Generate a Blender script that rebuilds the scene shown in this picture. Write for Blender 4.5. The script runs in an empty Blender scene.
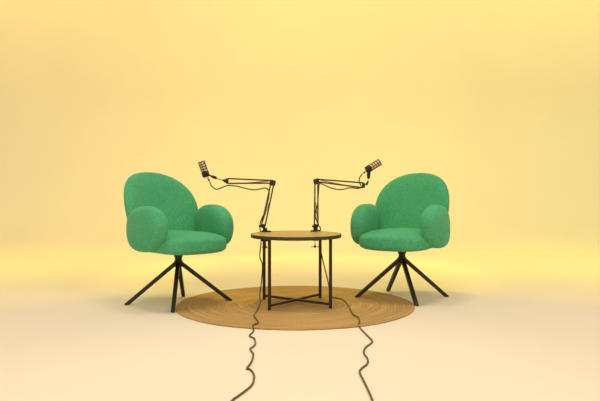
import bpy, bmesh, math, random
from mathutils import Vector, Matrix
random.seed(4)
K = 0.9            # overall size of the set in metres per drawing unit
PI = math.pi
SC = bpy.context.scene
COL = SC.collection
V = Vector

# ------------------------------------------------------------------ materials
def new_mat(name):
    m = bpy.data.materials.new(name); m.use_nodes = True
    nt = m.node_tree
    return m, nt, nt.nodes['Principled BSDF']

def plain(name, col, rough=0.5, metal=0.0, spec=0.5, var=0.08, vscale=60):
    m, nt, p = new_mat(name)
    n = nt.nodes.new('ShaderNodeTexNoise'); n.inputs['Scale'].default_value = vscale
    tc = nt.nodes.new('ShaderNodeTexCoord'); nt.links.new(tc.outputs['Object'], n.inputs['Vector'])
    mx = nt.nodes.new('ShaderNodeMix'); mx.data_type = 'RGBA'
    mx.inputs[6].default_value = (*[c*(1-var) for c in col], 1)
    mx.inputs[7].default_value = (*[min(1, c*(1+var)) for c in col], 1)
    nt.links.new(n.outputs['Fac'], mx.inputs[0]); nt.links.new(mx.outputs[2], p.inputs['Base Color'])
    p.inputs['Roughness'].default_value = rough
    p.inputs['Metallic'].default_value = metal
    p.inputs['Specular IOR Level'].default_value = spec
    return m

def fabric_mat(name, dark, light):
    m, nt, p = new_mat(name)
    N, L = nt.nodes, nt.links
    tc = N.new('ShaderNodeTexCoord')
    a = N.new('ShaderNodeTexNoise'); a.inputs['Scale'].default_value = 110; a.inputs['Detail'].default_value = 3
    b = N.new('ShaderNodeTexVoronoi'); b.inputs['Scale'].default_value = 190
    c = N.new('ShaderNodeTexNoise'); c.inputs['Scale'].default_value = 7; c.inputs['Detail'].default_value = 2
    for n in (a, b, c): L.new(tc.outputs['Object'], n.inputs['Vector'])
    r = N.new('ShaderNodeValToRGB')
    r.color_ramp.elements[0].position = .30; r.color_ramp.elements[0].color = (*dark, 1)
    r.color_ramp.elements[1].position = .70; r.color_ramp.elements[1].color = (*light, 1)
    ad = N.new('ShaderNodeMath'); ad.operation = 'MULTIPLY_ADD'; ad.inputs[1].default_value = .75; ad.inputs[2].default_value = 0
    L.new(a.outputs['Fac'], ad.inputs[0])
    ad2 = N.new('ShaderNodeMath'); ad2.operation = 'MULTIPLY_ADD'; ad2.inputs[1].default_value = .25
    L.new(c.outputs['Fac'], ad2.inputs[0]); L.new(ad.outputs[0], ad2.inputs[2])
    L.new(ad2.outputs[0], r.inputs[0]); L.new(r.outputs[0], p.inputs['Base Color'])
    bu = N.new('ShaderNodeBump'); bu.inputs['Strength'].default_value = .55; bu.inputs['Distance'].default_value = .004
    h = N.new('ShaderNodeMath'); h.operation = 'SUBTRACT'
    L.new(a.outputs['Fac'], h.inputs[0])
    mu = N.new('ShaderNodeMath'); mu.operation = 'MULTIPLY'; mu.inputs[1].default_value = .5
    L.new(b.outputs['Distance'], mu.inputs[0]); L.new(mu.outputs[0], h.inputs[1])
    L.new(h.outputs[0], bu.inputs['Height']); L.new(bu.outputs[0], p.inputs['Normal'])
    p.inputs['Roughness'].default_value = .95; p.inputs['Specular IOR Level'].default_value = .1
    p.inputs['Sheen Weight'].default_value = .25; p.inputs['Sheen Roughness'].default_value = .5
    p.inputs['Sheen Tint'].default_value = (.45, .8, .5, 1)
    return m

def rug_mat():
    m, nt, p = new_mat('braided_jute')
    N, L = nt.nodes, nt.links
    tc = N.new('ShaderNodeTexCoord')
    sx = N.new('ShaderNodeSeparateXYZ'); L.new(tc.outputs['Object'], sx.inputs[0])
    def mth(op, a, b=None, c=None):
        n = N.new('ShaderNodeMath'); n.operation = op
        for i, v in enumerate((a, b, c)):
            if v is None: continue
            if isinstance(v, (int, float)): n.inputs[i].default_value = v
            else: L.new(v, n.inputs[i])
        return n.outputs[0]
    x, y = sx.outputs[0], sx.outputs[1]
    rr = mth('SQRT', mth('ADD', mth('MULTIPLY', x, x), mth('MULTIPLY', y, y)))
    th = mth('ARCTAN2', y, x)
    cv = N.new('ShaderNodeCombineXYZ')
    L.new(mth('MULTIPLY', rr, 52), cv.inputs[0]); L.new(mth('MULTIPLY', th, 1.3), cv.inputs[1])
    n1 = N.new('ShaderNodeTexNoise'); n1.inputs['Scale'].default_value = 1.0; n1.inputs['Detail'].default_value = 4
    L.new(cv.outputs[0], n1.inputs['Vector'])
    n2 = N.new('ShaderNodeTexNoise'); n2.inputs['Scale'].default_value = 110; n2.inputs['Detail'].default_value = 3
    L.new(tc.outputs['Object'], n2.inputs['Vector'])
    # braid: diagonal plait inside each coil
    br = mth('SINE', mth('ADD', mth('MULTIPLY', rr, 2*PI/.0198), mth('MULTIPLY', th, 6)))
    f = mth('ADD', mth('MULTIPLY', n1.outputs['Fac'], .55), mth('ADD', mth('MULTIPLY', n2.outputs['Fac'], .45), mth('MULTIPLY', br, .035)))
    r = N.new('ShaderNodeValToRGB')
    r.color_ramp.elements[0].position = .30; r.color_ramp.elements[0].color = (.32, .178, .052, 1)
    r.color_ramp.elements[1].position = .70; r.color_ramp.elements[1].color = (.66, .43, .155, 1)
    L.new(f, r.inputs[0]); L.new(r.outputs[0], p.inputs['Base Color'])
    bu = N.new('ShaderNodeBump'); bu.inputs['Strength'].default_value = .5; bu.inputs['Distance'].default_value = .003
    L.new(mth('ADD', mth('MULTIPLY', br, .4), n2.outputs['Fac']), bu.inputs['Height']); L.new(bu.outputs[0], p.inputs['Normal'])
    p.inputs['Roughness'].default_value = .95; p.inputs['Specular IOR Level'].default_value = .1
    return m

def wood_mat():
    m, nt, p = new_mat('golden_wood')
    N, L = nt.nodes, nt.links
    tc = N.new('ShaderNodeTexCoord'); mp = N.new('ShaderNodeMapping'); mp.inputs['Scale'].default_value = (3, 45, 3)
    L.new(tc.outputs['Object'], mp.inputs[0])
    n = N.new('ShaderNodeTexNoise'); n.inputs['Scale'].default_value = 1.5; n.inputs['Detail'].default_value = 5
    L.new(mp.outputs[0], n.inputs['Vector'])
    r = N.new('ShaderNodeValToRGB')
    r.color_ramp.elements[0].position = .3; r.color_ramp.elements[0].color = (.38, .25, .062, 1)
    r.color_ramp.elements[1].position = .7; r.color_ramp.elements[1].color = (.56, .39, .11, 1)
    L.new(n.outputs['Fac'], r.inputs[0]); L.new(r.outputs[0], p.inputs['Base Color'])
    p.inputs['Roughness'].default_value = .45
    return m

def cove_mat():
    m, nt, p = new_mat('painted_backdrop')
    N, L = nt.nodes, nt.links
    tc = N.new('ShaderNodeTexCoord')
    n = N.new('ShaderNodeTexNoise'); n.inputs['Scale'].default_value = 1.3; n.inputs['Detail'].default_value = 3
    L.new(tc.outputs['Object'], n.inputs['Vector'])
    r = N.new('ShaderNodeValToRGB')
    r.color_ramp.elements[0].position = .3; r.color_ramp.elements[0].color = (.83, .735, .555, 1)
    r.color_ramp.elements[1].position = .7; r.color_ramp.elements[1].color = (.85, .755, .57, 1)
    L.new(n.outputs['Fac'], r.inputs[0]); L.new(r.outputs[0], p.inputs['Base Color'])
    p.inputs['Roughness'].default_value = .8; p.inputs['Specular IOR Level'].default_value = .12
    return m

M_GREEN = fabric_mat('green_boucle', (.056, .320, .142), (.112, .510, .245))
M_LEG = plain('dark_bronze_metal', (.030, .022, .012), .42, .3)
M_PLATE = plain('black_metal', (.015, .013, .011), .5, .2)
M_TLEG = plain('brown_black_metal', (.055, .036, .016), .42, .3)
M_WOOD = wood_mat()
M_RIM = plain('dark_table_rim', (.060, .042, .016), .5, .2)
M_RUG = rug_mat()
M_ARM = plain('boom_metal', (.070, .052, .028), .38, .5)
M_JOINT = plain('joint_black', (.022, .018, .014), .5)
M_SPRING = plain('spring_metal', (.20, .16, .10), .35, .8)
M_MIC = plain('microphone_black', (.020, .015, .013), .45, .2)
M_GRILLE = plain('grille_rose_metal', (.95, .62, .36), .4, .1)
M_ORANGE = plain('orange_plug_ring', (.75, .28, .05), .4)
M_CABLE = plain('cable_rubber', (.085, .060, .018), .5)
M_COVE = cove_mat()

# ------------------------------------------------------------------ helpers
def finish(name, bm, mat, parent=None, loc=(0, 0, 0), smooth=True, sharp=40):
    bmesh.ops.recalc_face_normals(bm, faces=bm.faces)
    me = bpy.data.meshes.new(name)
    for v in bm.verts: v.co *= K
    if smooth:
        for f in bm.faces: f.smooth = True
        for e in bm.edges:
            if len(e.link_faces) == 2 and e.calc_face_angle(0) > math.radians(sharp): e.smooth = False
    bm.to_mesh(me); bm.free()
    me.materials.append(mat)
    o = bpy.data.objects.new(name, me); COL.objects.link(o)
    o.location = V(loc)*K
    if parent: o.parent = parent
    return o

def empty(name, loc, rz=0.0):
    o = bpy.data.objects.new(name, None); COL.objects.link(o)
    o.location = V(loc)*K; o.rotation_euler = (0, 0, rz); o.empty_display_size = .1
    return o

def tag(o, label=None, cat=None, group=None, kind=None):
    if label: o['label'] = label
    if cat: o['category'] = cat
    if group: o['group'] = group
    if kind: o['kind'] = kind
    return o

def frame(d, hint=V((0, 0, 1))):
    d = d.normalized()
    if abs(d.dot(hint)) > .98: hint = V((1, 0, 0))
    a = d.cross(hint).normalized(); b = a.cross(d).normalized()
    return a, b

def tube(bm, pts, r, seg=10, caps=True):
    pts = [V(p) for p in pts]
    rs = r if isinstance(r, (list, tuple)) else [r]*len(pts)
    rings = []; a = None
    for i, p in enumerate(pts):
        d = (pts[min(i+1, len(pts)-1)] - pts[max(i-1, 0)]).normalized()
        if a is None: a, b = frame(d)
        else:
            a = (a - d*a.dot(d)).normalized(); b = d.cross(a)
        rings.append([bm.verts.new(p + (a*math.cos(t)+b*math.sin(t))*rs[i]) for t in [2*PI*k/seg for k in range(seg)]])
    for i in range(len(rings)-1):
        for k in range(seg):
            bm.faces.new((rings[i][k], rings[i][(k+1) % seg], rings[i+1][(k+1) % seg], rings[i+1][k]))
    if caps:
        bm.faces.new(rings[0][::-1]); bm.faces.new(rings[-1])

def cyl(bm, p0, p1, r, seg=20, bev=0.0):
    p0, p1 = V(p0), V(p1)
    if bev:
        d = (p1-p0).normalized()
        tube(bm, [p0, p0+d*bev*.3, p0+d*bev, p1-d*bev, p1-d*bev*.3, p1], [r-bev, r-bev*.3, r, r, r-bev*.3, r-bev], seg)
    else: tube(bm, [p0, p1], r, seg)

def box(bm, c, s, rot=None, bev=0.0):
    b2 = bmesh.new()
    bmesh.ops.create_cube(b2, size=1)
    for v in b2.verts: v.co = V((v.co.x*s[0], v.co.y*s[1], v.co.z*s[2]))
    if bev: bmesh.ops.bevel(b2, geom=b2.edges[:], offset=bev, segments=2, affect='EDGES')
    M = Matrix.Translation(V(c)) @ (rot.to_4x4() if rot else Matrix())
    mp = {}
    for v in b2.verts: mp[v] = bm.verts.new(M @ v.co)
    for f in b2.faces: bm.faces.new([mp[v] for v in f.verts])
    b2.free()

def bar(bm, p0, p1, w, h, hint=V((0, 0, 1)), bev=.002):
    p0, p1 = V(p0), V(p1); d = p1-p0; a, b = frame(d, hint)
    R = Matrix((a, d.normalized(), b)).transposed()
    box(bm, (p0+p1)/2, (w, d.length, h), R, bev)

def catmull(pts, n=8):
    pts = [V(p) for p in pts]; out = []
    P = [2*pts[0]-pts[1]] + pts + [2*pts[-1]-pts[-2]]
    for i in range(1, len(P)-2):
        for k in range(n):
            t = k/n
            out.append(.5*((2*P[i]) + (P[i+1]-P[i-1])*t + (2*P[i-1]-5*P[i]+4*P[i+1]-P[i+2])*t*t + (3*P[i]-P[i-1]-3*P[i+1]+P[i+2])*t**3))
    out.append(pts[-1])
    return out

def lathe(bm, prof, seg=96):
    rings = []
    for r, z in prof:
        if r < 1e-6: rings.append([bm.verts.new((0, 0, z))])
        else: rings.append([bm.verts.new((r*math.cos(2*PI*k/seg), r*math.sin(2*PI*k/seg), z)) for k in range(seg)])
    for i in range(len(rings)-1):
        A, B = rings[i], rings[i+1]
        for k in range(seg):
            k2 = (k+1) % seg
            if len(A) == 1 and len(B) == 1: continue
            if len(A) == 1: bm.faces.new((A[0], B[k], B[k2]))
            elif len(B) == 1: bm.faces.new((A[k], B[0], A[k2]))
            else: bm.faces.new((A[k], B[k], B[k2], A[k2]))

def sgnpow(x, e): return math.copysign(abs(x)**e, x)

def pillow(outline, thick, deform, e1=.75, e2=.8, nt=96, npv=40):
    """closed padded body: outline(theta)->(u,v); thickness along w; deform(u,v,w)->xyz"""
    bm = bmesh.new(); rings = []
    for j in range(npv+1):
        ph = -PI/2 + PI*j/npv
        c, s = abs(math.cos(ph))**e1, sgnpow(math.sin(ph), e2)
        if j in (0, npv):
            rings.append([bm.verts.new(deform(outline(None)[0], outline(None)[1], thick/2*s))]); continue
        ring = []
        c0 = outline(None)
        for k in range(nt):
            u, v = outline(2*PI*k/nt)
            ring.append(bm.verts.new(deform(c0[0]+(u-c0[0])*c, c0[1]+(v-c0[1])*c, thick/2*s)))
        rings.append(ring)
    for j in range(npv):
        A, B = rings[j], rings[j+1]
        for k in range(nt):
            k2 = (k+1) % nt
            if len(A) == 1: bm.faces.new((A[0], B[k], B[k2]))
            elif len(B) == 1: bm.faces.new((A[k], B[0], A[k2]))
            else: bm.faces.new((A[k], B[k], B[k2], A[k2]))
    return bm

# ------------------------------------------------------------------ the setting
FL_BACK, COVE_R, WALL_H, HALF_W = 8.5, 2.5, 9.5, 18.0
bm = bmesh.new()
for a, b in ((0, 0),):
    v = [bm.verts.new(p) for p in ((-HALF_W, -4.5, 0), (HALF_W, -4.5, 0), (HALF_W, FL_BACK, 0), (-HALF_W, FL_BACK, 0),
                                    (-HALF_W, -4.5, -.1), (HALF_W, -4.5, -.1), (HALF_W, FL_BACK, -.1), (-HALF_W, FL_BACK, -.1))]
    for q in ((0, 1, 2, 3), (7, 6, 5, 4), (0, 4, 5, 1), (1, 5, 6, 2), (2, 6, 7, 3), (3, 7, 4, 0)): bm.faces.new([v[i] for i in q])
tag(finish('floor', bm, M_COVE, smooth=False), kind='structure')

bm = bmesh.new()
prof = [(FL_BACK + COVE_R*math.sin(t), COVE_R*(1-math.cos(t))) for t in [PI/2*k/48 for k in range(49)]] + [(FL_BACK+COVE_R, WALL_H)]
prof += [(FL_BACK+COVE_R+.12, WALL_H), (FL_BACK+COVE_R+.12, -.1), (FL_BACK, -.1)]
A = [bm.verts.new((-HALF_W, y, z)) for y, z in prof]; B = [bm.verts.new((HALF_W, y, z)) for y, z in prof]
n = len(prof)
for i in range(n): bm.faces.new((A[i], B[i], B[(i+1) % n], A[(i+1) % n]))
tag(finish('wall_back', bm, M_COVE), kind='structure')

# ------------------------------------------------------------------ rug
RUG_C, RUG_R, RUG_T = (-.036, 4.935, 0), .876, .010
bm = bmesh.new()
prof = [(0, 0), (RUG_R-.006, 0), (RUG_R, RUG_T*.5)]
coils = 40; top = []
for i in range(coils*4):
    r = RUG_R*(1 - i/(coils*4)); top.append((r-.003 if i == 0 else r, RUG_T - .0014*(.5+.5*math.cos(2*PI*i/4)) if i else RUG_T-.002))
prof += top + [(0, RUG_T-.001)]
lathe(bm, prof, 160)
for v in bm.verts:
    r = math.hypot(v.co.x, v.co.y)
    if r > .1:
        t = math.atan2(v.co.y, v.co.x); k = 1 + .0035*math.sin(5*t+1)*r + .002*math.sin(11*t)*r
        v.co.x *= k; v.co.y *= k
rug = finish('round_rug', bm, M_RUG, loc=RUG_C, sharp=80)
tag(rug, 'round tan braided jute rug lying under the small table', 'rug')
def ground(x, y): return RUG_T if math.hypot(x-RUG_C[0], y-RUG_C[1]) < RUG_R*.995 else 0.0

# ------------------------------------------------------------------ armchairs
def make_chair(cx, cy, face, feet, label):
    """face: direction the seat looks, radians from the -Y axis towards +X; feet: world positions of leg tips"""
    t = empty('armchair', (cx, cy, 0), face)      # local -Y is forward
    tag(t, label, 'chair', 'green armchairs on the set')
    # seat cushion
    def seat_out(th):
        if th is None: return (0, -.02)
        c, s = math.cos(th), math.sin(th)
        p = 3.0
        r = (abs(c)**p + abs(s)**p)**(-1/p)
        u, v = r*c, r*s
        w = .295
        return (u*w, -.02 + v*(.338 if v < 0 else .32))
    def seat_def(u, v, w):
        dome = .016*(1-(u/.30)**2) if w > 0 else 0
        # front rounds down and bulges
        z = .462 + w + dome - .012*max(0, -v-.1)/.2
        return V((u, v, z))
    finish('seat', pillow(seat_out, .128, seat_def, .36, .55), M_GREEN, t)
    # backrest: arched pad, wrapped round the sitter and leaning back
    zc = .70
    def back_out(th):
        if th is None: return (0, 0)
        c, s = math.cos(th), math.sin(th)
        if s > 0:
            p = 2.1; r = (abs(c)**p + abs(s)**p)**(-1/p); return (.348*r*c, .292*r*s)
        p = 3.2; r = (abs(c)**p + abs(s)**p)**(-1/p); return (.348*r*c*(1-.08*abs(r*s)), .285*r*s)
    RC = .365
    def back_def(u, v, w):
        a = u/RC; rad = RC + w
        lat = rad*math.sin(a); fwd = rad*math.cos(a) - RC
        z = zc + v
        lean = (z-.45)*math.tan(math.radians(20))
        return V((lat, .258 + fwd + lean, z + w*.18))
    finish('backrest', pillow(back_out, .125, back_def, .55, .75), M_GREEN, t)
    # armrests: puffy upright discs
    for s in (-1, 1):
        def arm_out(th):
            if th is None: return (0, .02)
            c, q = math.cos(th), math.sin(th)
            p = 2.05 if q > 0 else 2.5
            r = (abs(c)**p + abs(q)**p)**(-1/p)
            u, v = r*c, r*q
            return (u*(.250 if u > 0 else .230)*(1+.08*v), v*.165)
        def arm_def(u, v, w, s=s):
            k = max(0.0, min(1.0, (u-.02)/.17)); k = k*k*(3-2*k)
            return V((s*(.293 + w*(1-.28*k) + .012*k - .010*(v/.168) - .25*u*u), -.036 + u, .575 + v))
        finish('armrest', pillow(arm_out, .155, arm_def, .58, .72), M_GREEN, t)
    # steel plate, column and hub
    bm = bmesh.new(); box(bm, (0, .01, .3995), (.40, .36, .012), bev=.004); box(bm, (0, 0, .391), (.14, .14, .010), bev=.003)
    finish('base_plate', bm, M_PLATE, t, sharp=30)
    bm = bmesh.new(); cyl(bm, (0, 0, .276), (0, 0, .388), .027, 28, .004); cyl(bm, (0, 0, .284), (0, 0, .322), .034, 28, .004); cyl(bm, (0, 0, .352), (0, 0, .388), .033, 28, .004)
    finish('swivel_column', bm, M_LEG, t, sharp=30)
    Rm = Matrix.Rotation(-face, 3, 'Z')
    for fx, fy in feet:
        gz = ground(fx, fy)
        d = Rm @ V((fx-cx, fy-cy, 0)); dn = d.normalized()
        p0 = dn*.020 + V((0, 0, .304)); p1 = d + V((0, 0, gz))
        ax = (p1-p0).normalized()
        side = ax.cross(V((0, 0, 1))).normalized(); up = side.cross(ax).normalized()
        bm = bmesh.new(); h0, h1 = .0150, .0135
        vs = []
        for (p, hh, flat) in ((p0, h0, False), (p1, h1, True)):
            for a, b in ((-1, -1), (1, -1), (1, 1), (-1, 1)):
                q = p + side*a*hh + up*b*hh
                if flat:        # cut level with the ground
                    q = q + ax*((gz+.004-q.z)/ax.z)
                vs.append(bm.verts.new(q))
        for q in ((3, 2, 1, 0), (4, 5, 6, 7), (0, 1, 5, 4), (1, 2, 6, 5), (2, 3, 7, 6), (3, 0, 4, 7)): bm.faces.new([vs[i] for i in q])
        bmesh.ops.bevel(bm, geom=bm.edges[:], offset=.002, segments=2, affect='EDGES')
        leg = finish('leg', bm, M_LEG, t, sharp=30)
        bm = bmesh.new(); pc = p1 + V((0, 0, 0)); cyl(bm, (pc.x-dn.x*.004, pc.y-dn.y*.004, gz), (pc.x-dn.x*.004, pc.y-dn.y*.004, gz+.005), .012, 16)
        finish('foot_glide', bm, M_PLATE, leg)
    return t

make_chair(-.912, 4.98, math.radians(42), [(-1.29, 4.925), (-.888, 4.635), (-.529, 5.055), (-.931, 5.305)],
           'green boucle armchair left of the table, turned towards the right, beside the left microphone')
make_chair(.804, 5.235, math.radians(-28), [(.4415, 5.207), (.737, 5.58), (.858, 4.879), (1.171, 5.286)],
           'green boucle armchair right of the table, turned towards the left, beside the right microphone')

# ------------------------------------------------------------------ side table
TC = V((-.029, 4.92, 0)); TZ = .528; TR = .335
tb = empty('side_table', (TC.x, TC.y, RUG_T))
tag(tb, 'small round table with golden wooden top on four slim dark metal legs', 'table')
bm = bmesh.new()
lathe(bm, [(0, TZ-.014-RUG_T), (TR-.0055, TZ-.014-RUG_T), (TR-.0055, TZ-.001-RUG_T), (TR-.0065, TZ-RUG_T), (0, TZ-RUG_T)], 128)
finish('tabletop', bm, M_WOOD, tb, sharp=35)
bm = bmesh.new(); zt = TZ-RUG_T
lathe(bm, [(TR-.003, zt-.024), (TR, zt-.022), (TR, zt-.001), (TR-.0015, zt+.001), (TR-.004, zt+.001), (TR-.005, zt-.001), (TR-.005, zt-.0145), (TR-.03, zt-.0145), (TR-.03, zt-.024), (TR-.003, zt-.024)], 128)
bmesh.ops.remove_doubles(bm, verts=bm.verts, dist=1e-5)
finish('rim', bm, M_RIM, tb, sharp=35)
angs = [math.radians(53+90*k) for k in range(4)]; LR = .309
lp = [V((LR*math.cos(a), LR*math.sin(a), 0)) for a in angs]
for a, p in zip(angs, lp):
    bm = bmesh.new()
    box(bm, (p.x, p.y, (zt-.0195)/2), (.0185, .0185, zt-.0195), Matrix.Rotation(a, 3, 'Z'), .002)
    finish('leg', bm, M_TLEG, tb, sharp=30)
for i in (0, 1):
    bm = bmesh.new(); q = lp[i].normalized()*.296
    zz = .030 if i == 0 else .0298
    bar(bm, q+V((0, 0, zz)), -q+V((0, 0, zz)), .016, .018)
    finish('cross_bar', bm, M_TLEG, tb, sharp=30)
# ------------------------------------------------------------------ microphone boom arms
def spring(bm, p0, p1, r, turns, wr):
    p0, p1 = V(p0), V(p1); d = p1-p0; a, b = frame(d); n = turns*8
    tube(bm, [p0 + d*(i/n) + (a*math.cos(2*PI*i/8)+b*math.sin(2*PI*i/8))*r for i in range(n+1)], wr, 5)

def make_boom(base, dirv, pivot, elbow, wrist, label, flip):
    """base: point on the tabletop at the clamp; dirv: outwards over the rim. All world coordinates."""
    bx, by = base
    root = empty('microphone_boom_arm', (bx, by, TZ))
    tag(root, label, 'boom arm', 'boom arms clamped to the table')
    W = lambda p: V(p) - V((bx, by, TZ))
    n = V((dirv[0], dirv[1], 0)).normalized(); tt = V((-n.y, n.x, 0))
    R = Matrix((tt, n, V((0, 0, 1)))).transposed()
    rim = TR - (V((bx, by, 0))-V((TC.x, TC.y, 0))).length      # distance from base to table edge
    so = rim + .009
    bm = bmesh.new()
    box(bm, n*(so/2-.022) + V((0, 0, .0055)), (.040, so+.056, .009), R, .002)         # top jaw
    box(bm, n*so + V((0, 0, -.030)), (.040, .012, .080), R, .002)                      # spine
    box(bm, n*(so/2-.010) + V((0, 0, -.068)), (.040, so+.032, .010), R, .002)          # lower jaw
    finish('clamp', bm, M_JOINT, root, sharp=30)
    sp = n*(-.008)
    bm = bmesh.new(); cyl(bm, sp+V((0, 0, -.125)), sp+V((0, 0, -.030)), .006, 12); cyl(bm, sp+V((0, 0, -.033)), sp+V((0, 0, -.0245)), .016, 20, .002)
    sc = finish('clamp_screw', bm, M_JOINT, root, sharp=30)
    bm = bmesh.new(); cyl(bm, sp+V((-.028, 0, -.120)), sp+V((.028, 0, -.120)), .0035, 10); cyl(bm, sp+V((0, 0, -.127)), sp+V((0, 0, -.112)), .009, 14, .002)
    finish('screw_handle', bm, M_ARM, sc)
    P, E, Wr = W(pivot), W(elbow), W(wrist)
    # socket post
    bm = bmesh.new(); cyl(bm, (0, 0, .009), (0, 0, .030), .017, 20, .003); tube(bm, [(0, 0, .029), P*.6+V((0, 0, .004)), P], .009, 12)
    box(bm, P, (.030, .026, .030), bev=.004)
    finish('base_post', bm, M_JOINT, root, sharp=30)
    yv = V((0, 1, 0))
    d1 = (E-P).normalized(); s1 = d1.cross(yv).normalized()
    d2 = (Wr-E).normalized(); s2 = d2.cross(yv).normalized()
    if s2.z < 0: s2 = -s2
    g1 = .014; ge, gw = .010, .019
    for sg in (-1, 1):
        bm = bmesh.new(); bar(bm, P+s1*g1*sg, E+s1*g1*.8*sg, .0112, .0112, yv, .0015)
        finish('lower_bar', bm, M_ARM, root, sharp=30)
    for sg in (-1, 1):
        bm = bmesh.new(); bar(bm, E+s2*(ge*sg+.006), Wr+s2*gw*sg, .0112, .0112, yv, .0015)
        finish('upper_bar', bm, M_ARM, root, sharp=30)
    for (p, q) in ((P+s1*g1*flip+d1*.02, P*.45+E*.55-s1*g1*flip*.6), (E+s2*ge+d2*.03, E*.45+Wr*.55-s2*gw*.5)):
        for yy in (-.011, .011):
            bm = bmesh.new(); spring(bm, p+yv*yy, q+yv*yy, .0042, 26, .0011)
            tube(bm, [q+yv*yy, q+yv*yy+(q-p).normalized()*.05], .0014, 6)
            finish('spring', bm, M_SPRING, root)
    # elbow and wrist
    bm = bmesh.new()
    for yy in (-.009, .009): box(bm, E+yv*yy+V((0, 0, -.002)), (.046, .004, .044), Matrix.Rotation(.25*flip, 3, 'Y'), .004)
    for a, b in ((-1, 1), (1, 1), (-1, -1), (1, -1)): cyl(bm, E+V((a*.013, -.014, b*.012)), E+V((a*.013, .014, b*.012)), .0045, 10)
    finish('elbow_joint', bm, M_JOINT, root, sharp=30)
    bm = bmesh.new()
    for yy in (-.008, .008): box(bm, Wr+yv*yy+d2*.004, (.022, .004, .042), None, .004)
    cyl(bm, Wr+V((0, -.014, .016)), Wr+V((0, .014, .016)), .005, 10); cyl(bm, Wr+V((0, -.014, -.016)), Wr+V((0, .014, -.016)), .005, 10)
    wj = finish('wrist_joint', bm, M_JOINT, root, sharp=30)
    bm = bmesh.new(); cyl(bm, P+V((-.022*1, -.03, 0)), P+V((-.022, -.014, 0)), .011, 14, .002)
    cyl(bm, P+V((0, -.03, 0)), P+V((0, .03, 0)), .006, 12)
    finish('tension_knob', bm, M_JOINT, root, sharp=30)
    return root, wj, W

sL = 5.14/664; sR = 5.20/664
def L3(px, py, d=0.0): return V(((px-300)*sL, 5.14+d, .89-(py-185)*sL))
def R3(px, py, d=0.0): return V(((px-300)*sR, 5.20+d, .89-(py-185)*sR))

lroot, lw, LW = make_boom((-.2705, 5.139), (-.737, .676), L3(263.2, 226), L3(272.6, 182.6), L3(227.6, 181),
    'black sprung boom arm clamped at the left of the tabletop, reaching left', 1)
rroot, rw, RW = make_boom((.121, 5.192), (.49, .87), R3(316.2, 226), R3(316.4, 181.2), R3(363, 185.3),
    'black sprung boom arm clamped at the right of the tabletop, reaching right', -1)
# the tip that holds the microphone belongs to each arm
bm = bmesh.new(); a, b = LW(L3(226, 181)), LW(L3(219.5, 179.4)); tube(bm, [a, b], [.017, .006], 16); tube(bm, [b, LW(L3(218.3, 179.0))], .0045, 12)
finish('swivel_tip', bm, M_JOINT, lroot, sharp=30)
bm = bmesh.new(); tube(bm, [RW(R3(363.4, 185.2)), RW(R3(366.6, 184.4)), RW(R3(367.7, 182.5)), RW(R3(368.1, 180.2))], [.011, .011, .007, .0045], 14)
finish('swivel_tip', bm, M_JOINT, rroot, sharp=30)

# ------------------------------------------------------------------ microphones
def make_mic(rear, front, neck, label):
    """rear / front: the two ends of the body axis; neck: end of the mount (world coordinates)"""
    ctr = V(rear)
    root = empty('microphone', ctr); tag(root, label, 'microphone', 'podcast microphones on the boom arms')
    ax = (V(front)-ctr).normalized(); Lx = (V(front)-ctr).length
    hint = V((0, -1, 0)); sx = ax.cross(hint).normalized(); sy = sx.cross(ax).normalized()
    R = Matrix((sx, sy, ax)).transposed()
    def turn(bm):
        for v in bm.verts: v.co = R @ v.co
        return bm
    r = .0285; g0 = Lx*.34
    bm = bmesh.new()
    lathe(bm, [(0, 0), (r*.75, 0), (r*.92, .003), (r, .010), (r, g0-.002), (r*.95, g0), (0, g0)], 40)
    finish('body', turn(bm), M_MIC, root, sharp=30)
    bm = bmesh.new()
    lathe(bm, [(0, g0), (r*.86, g0), (r*.86, Lx-.006), (r*.78, Lx-.002), (r*.5, Lx), (0, Lx+.001)], 40)
    finish('grille', turn(bm), M_GRILLE, root, sharp=40)
    # dark cage: rings and lengthwise ribs
    bm = bmesh.new(); m = 4
    for k in range(1, m+1):
        z = g0 + (Lx-g0-.004)*k/m; hw = .0028 if k < m else .0035
        lathe(bm, [(r*.80, z-hw), (r*.99, z-hw), (r*.99, z+hw*.5), (r*.97, z+hw*.9 if k < m else z+.003), (r*.80, z+hw*.9 if k < m else z+.003), (r*.80, z-hw)], 40)
    for k in range(6):
        t = 2*PI*(k+.5)/6; rot = Matrix.Rotation(t, 3, 'Z')
        box(bm, rot @ V((r*.91, 0, (g0+Lx)/2-.002)), (r*.14, .0042, Lx-g0), rot)
    finish('grille_cage', turn(bm), M_MIC, root, sharp=30)
    # yoke knobs and neck
    pv = R @ V((0, 0, .028))
    bm = bmesh.new()
    cyl(bm, pv+sy*(-.041), pv+sy*.041, .0215, 24, .003)
    nk = V(neck)-ctr
    for q in (-.034, .034): tube(bm, [pv+sy*q, pv*.35+nk*.65+sy*q*.5, nk*.85+pv*.15], [.012, .012, .011], 12)
    finish('swivel_mount', bm, M_MIC, root, sharp=30)
    bm = bmesh.new(); d = (nk-pv).normalized(); tube(bm, [nk*.87+pv*.13, nk-d*.004], .011, 14)
    finish('mount_collar', bm, M_MIC, root, sharp=30)
    bm = bmesh.new(); tube(bm, [nk-d*.006, nk-d*.001], .0075, 14)
    finish('thread_ring', bm, M_ORANGE, root, sharp=30)['label'] = 'orange threaded ring'
    return root, R

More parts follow.
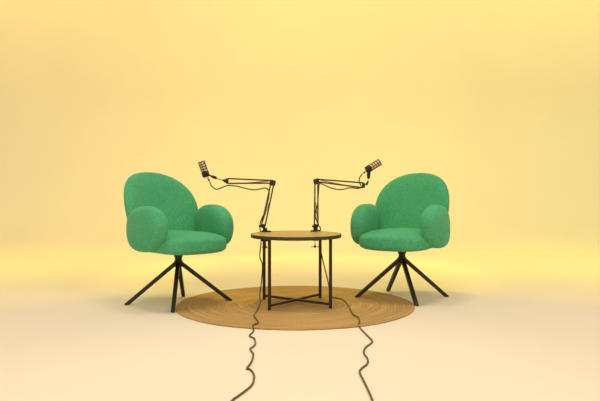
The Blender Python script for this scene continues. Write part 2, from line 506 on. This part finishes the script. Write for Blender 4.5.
micL, RL = make_mic(L3(206.6, 177), L3(201.3, 161.5), L3(217.6, 178.7), 'dark microphone with rose grille tilted up-left on the left boom arm')
micR, RR = make_mic(R3(366.0, 170.6), R3(380.2, 161.8), R3(368.4, 179.4), 'dark microphone with rose grille pointing up-right on the right boom arm')
def plug(root, origin, p0, p1):
    bm = bmesh.new(); a, b = V(p0)-origin, V(p1)-origin
    tube(bm, [a, a*.6+b*.4], .0085, 12)
    tube(bm, [a*.6+b*.4, b], [.0085, .006], 12)
    o = finish('plug', bm, M_MIC, root, sharp=30)
    bm = bmesh.new(); tube(bm, [a*.95+b*.05, a*.62+b*.38], .0096, 14)
    finish('colour_ring', bm, M_ORANGE, o)['label'] = 'orange ring'
plug(micL, L3(206.6, 177), L3(207.9, 177.6, -.012), L3(210.4, 183, -.012))
plug(micR, R3(366.0, 170.6), R3(366.0, 171.4, -.012), R3(361.8, 174.3, -.012))

# ------------------------------------------------------------------ cables (ground points are metres on the floor / 0.9)
def G(px, py):          # point on the ground plane seen at this place in the photo, turned into a real position
    x0, y0 = (px-300)/(py-185), 1/(py-185)
    y = 664*.89*y0; x = .89*x0
    g = ground(x, y)
    if g: y = 664*(.89-g)*y0; x = (.89-g)*x0
    return V((x, y, ground(x, y)+.0052))
def cable(pts, root_loc, label):
    pts = catmull(pts, 8)
    bm = bmesh.new(); tube(bm, [p-V(root_loc) for p in pts], .0048, 8)
    o = finish('microphone_cable', bm, M_CABLE, loc=root_loc, sharp=80)
    tag(o, label, 'cable', 'cables running from the microphones')
c = -.024   # cable hangs just in front of the bars
left = [L3(210.4, 183, -.012), L3(212, 186.2, -.014), L3(216.5, 189.2, -.016), L3(222, 187.6, -.02), L3(227.6, 185.6, c), L3(236, 186, c), L3(244, 188, c), L3(252.3, 189.6, c), L3(259, 189.2, c),
        L3(265, 188, c), L3(268.6, 190, c), L3(269, 196, c), L3(265.5, 210, c), L3(261, 221, c), L3(259.8, 226, c+.05), L3(259.6, 230, .055), L3(260.5, 236, .06),
        L3(260.6, 244, .05), L3(259.6, 257, .03), L3(262.2, 265, .02), L3(261.9, 277, .0), L3(261.0, 286, -.02), L3(260.3, 292.5, -.06)]
left += [V((-.300, 4.98, RUG_T+.006)), G(259.3, 305.5), G(257, 311), G(254, 316.3), G(256.6, 320), G(258, 323.7), G(253, 326), G(253.5, 331.9), G(249.6, 336.5), G(254.3, 339.5), G(255.3, 344.5), G(253, 347.8), G(250.2, 350), G(253.2, 355),
         G(251.6, 362.5), G(246.9, 369.4), G(249.6, 370.2), G(253.2, 374), G(254, 379.5), G(251.3, 386.8), G(239.5, 396.3), G(232, 402), G(222, 418), G(226, 450), G(205, 500)]
cable(left, (-.29, 4.4, 0), 'dark cable from the left microphone, coiling down the floor left of centre')
right = [R3(361.8, 174.3, -.012), R3(359.6, 177.6, -.016), R3(359, 182, -.02), R3(361, 186.6, c), R3(358, 188.4, c), R3(350, 187.8, c), R3(340, 189.6, c), R3(331, 188, c), R3(323, 184.5, c), R3(319.4, 184, c), R3(318.6, 190, c),
         R3(317.5, 203, c), R3(315.2, 215, c), R3(318.5, 225, c), R3(320.4, 228, c+.05), R3(320.6, 231, .06), R3(319.6, 237, .062), R3(319.8, 245, .02), R3(323.2, 262, -.06), R3(326.8, 277, -.16), R3(328.4, 286, -.19)]
right += [G(329.6, 295), G(333.5, 297.9), G(342.6, 300.2), G(347.5, 304.5), G(350.5, 310.5), G(353, 315), G(358, 318), G(359.6, 322), G(359, 327), G(366.5, 335.6), G(372.2, 341.5), G(371, 344.2), G(365.4, 348.6), G(363.9, 354), G(367.6, 360), G(367.0, 365),
          G(360.8, 370.2), G(360, 374.5), G(365, 384.5), G(372.6, 402), G(378, 425), G(372, 460), G(392, 510)]
cable(right, (.28, 4.4, 0), 'dark cable from the right microphone, winding down the floor right of centre')

# ------------------------------------------------------------------ light
w = bpy.data.worlds.new('studio'); SC.world = w; w.use_nodes = True
bg = w.node_tree.nodes['Background']; bg.inputs[0].default_value = (1.0, .93, .84, 1); bg.inputs[1].default_value = .52

def area(name, loc, target, sx, sy, power, col):
    l = bpy.data.lights.new(name, 'AREA'); l.shape = 'RECTANGLE'; l.size = sx; l.size_y = sy; l.energy = power; l.color = col
    o = bpy.data.objects.new(name, l); COL.objects.link(o); o.location = V(loc)*K
    o.rotation_euler = (V(target)-V(loc)).to_track_quat('-Z', 'Y').to_euler()
    return o
def spot(name, loc, target, ang, blend, power, col, rad=.4):
    l = bpy.data.lights.new(name, 'SPOT'); l.spot_size = math.radians(ang); l.spot_blend = blend; l.energy = power; l.color = col; l.shadow_soft_size = rad
    o = bpy.data.objects.new(name, l); COL.objects.link(o); o.location = V(loc)*K
    o.rotation_euler = (V(target)-V(loc)).to_track_quat('-Z', 'Y').to_euler()
    return o
NEU = (1, .86, .735)
area('key_softbox', (-1.1, 1.4, 3.3), (-.7, 4.7, .35), 1.8, 1.8, 25, NEU)
area('fill_softbox', (1.1, 1.4, 3.3), (.7, 4.9, .35), 1.8, 1.8, 25, NEU)
def top(x, lean, rear, power, half=38, z0=5.6, y0=4.7, blend=.22):
    a = math.radians(half); t = a - math.atan((rear-y0)/z0)
    spot('set_light', (x, y0, z0), (x+lean, y0-z0*math.tan(t), 0), 2*half, blend, power, NEU, .45)
top(-1.9, -.5, 6.1, 172)
top(0.0, 0, 5.9, 155)
top(1.9, .5, 6.1, 172)
def wash(x, lean, front, power, col, half=48, z0=7.5, blend=.22):
    y0 = 6.3
    a = math.radians(half); t = a - math.atan((y0-front)/z0)
    spot('backdrop_wash', (x, y0, z0), (x+lean, y0+z0*math.tan(t), 0), 2*half, blend, power, col, .18)
wash(-4.1, -1.2, 4.7, 830, (1, .78, .13), 58, blend=.45)
wash(4.1, 1.0, 4.7, 870, (1, .885, .14), 58, blend=.45)
wash(-2.8, -.3, 4.3, 205, (1, .77, .04), 25, 5.5, .5)
wash(0.0, 0, 4.5, 290, (1, .77, .05), 22, 5.5, .45)
wash(2.8, .3, 4.4, 215, (1, .80, .03), 25, 5.5, .5)

# ------------------------------------------------------------------ camera
cd = bpy.data.cameras.new('camera'); cam = bpy.data.objects.new('camera', cd); COL.objects.link(cam)
cam.location = (0, 0, .89*K); cam.rotation_euler = (PI/2, 0, 0)
cd.sensor_width = 36; cd.lens = 664/600*36; cd.shift_y = -15.5/600; cd.clip_end = 100
SC.camera = cam
SC.view_settings.view_transform = 'Standard'; SC.view_settings.look = 'None'
SC.view_settings.gamma = 1; SC.view_settings.exposure = 0; SC.view_settings.use_curve_mapping = False
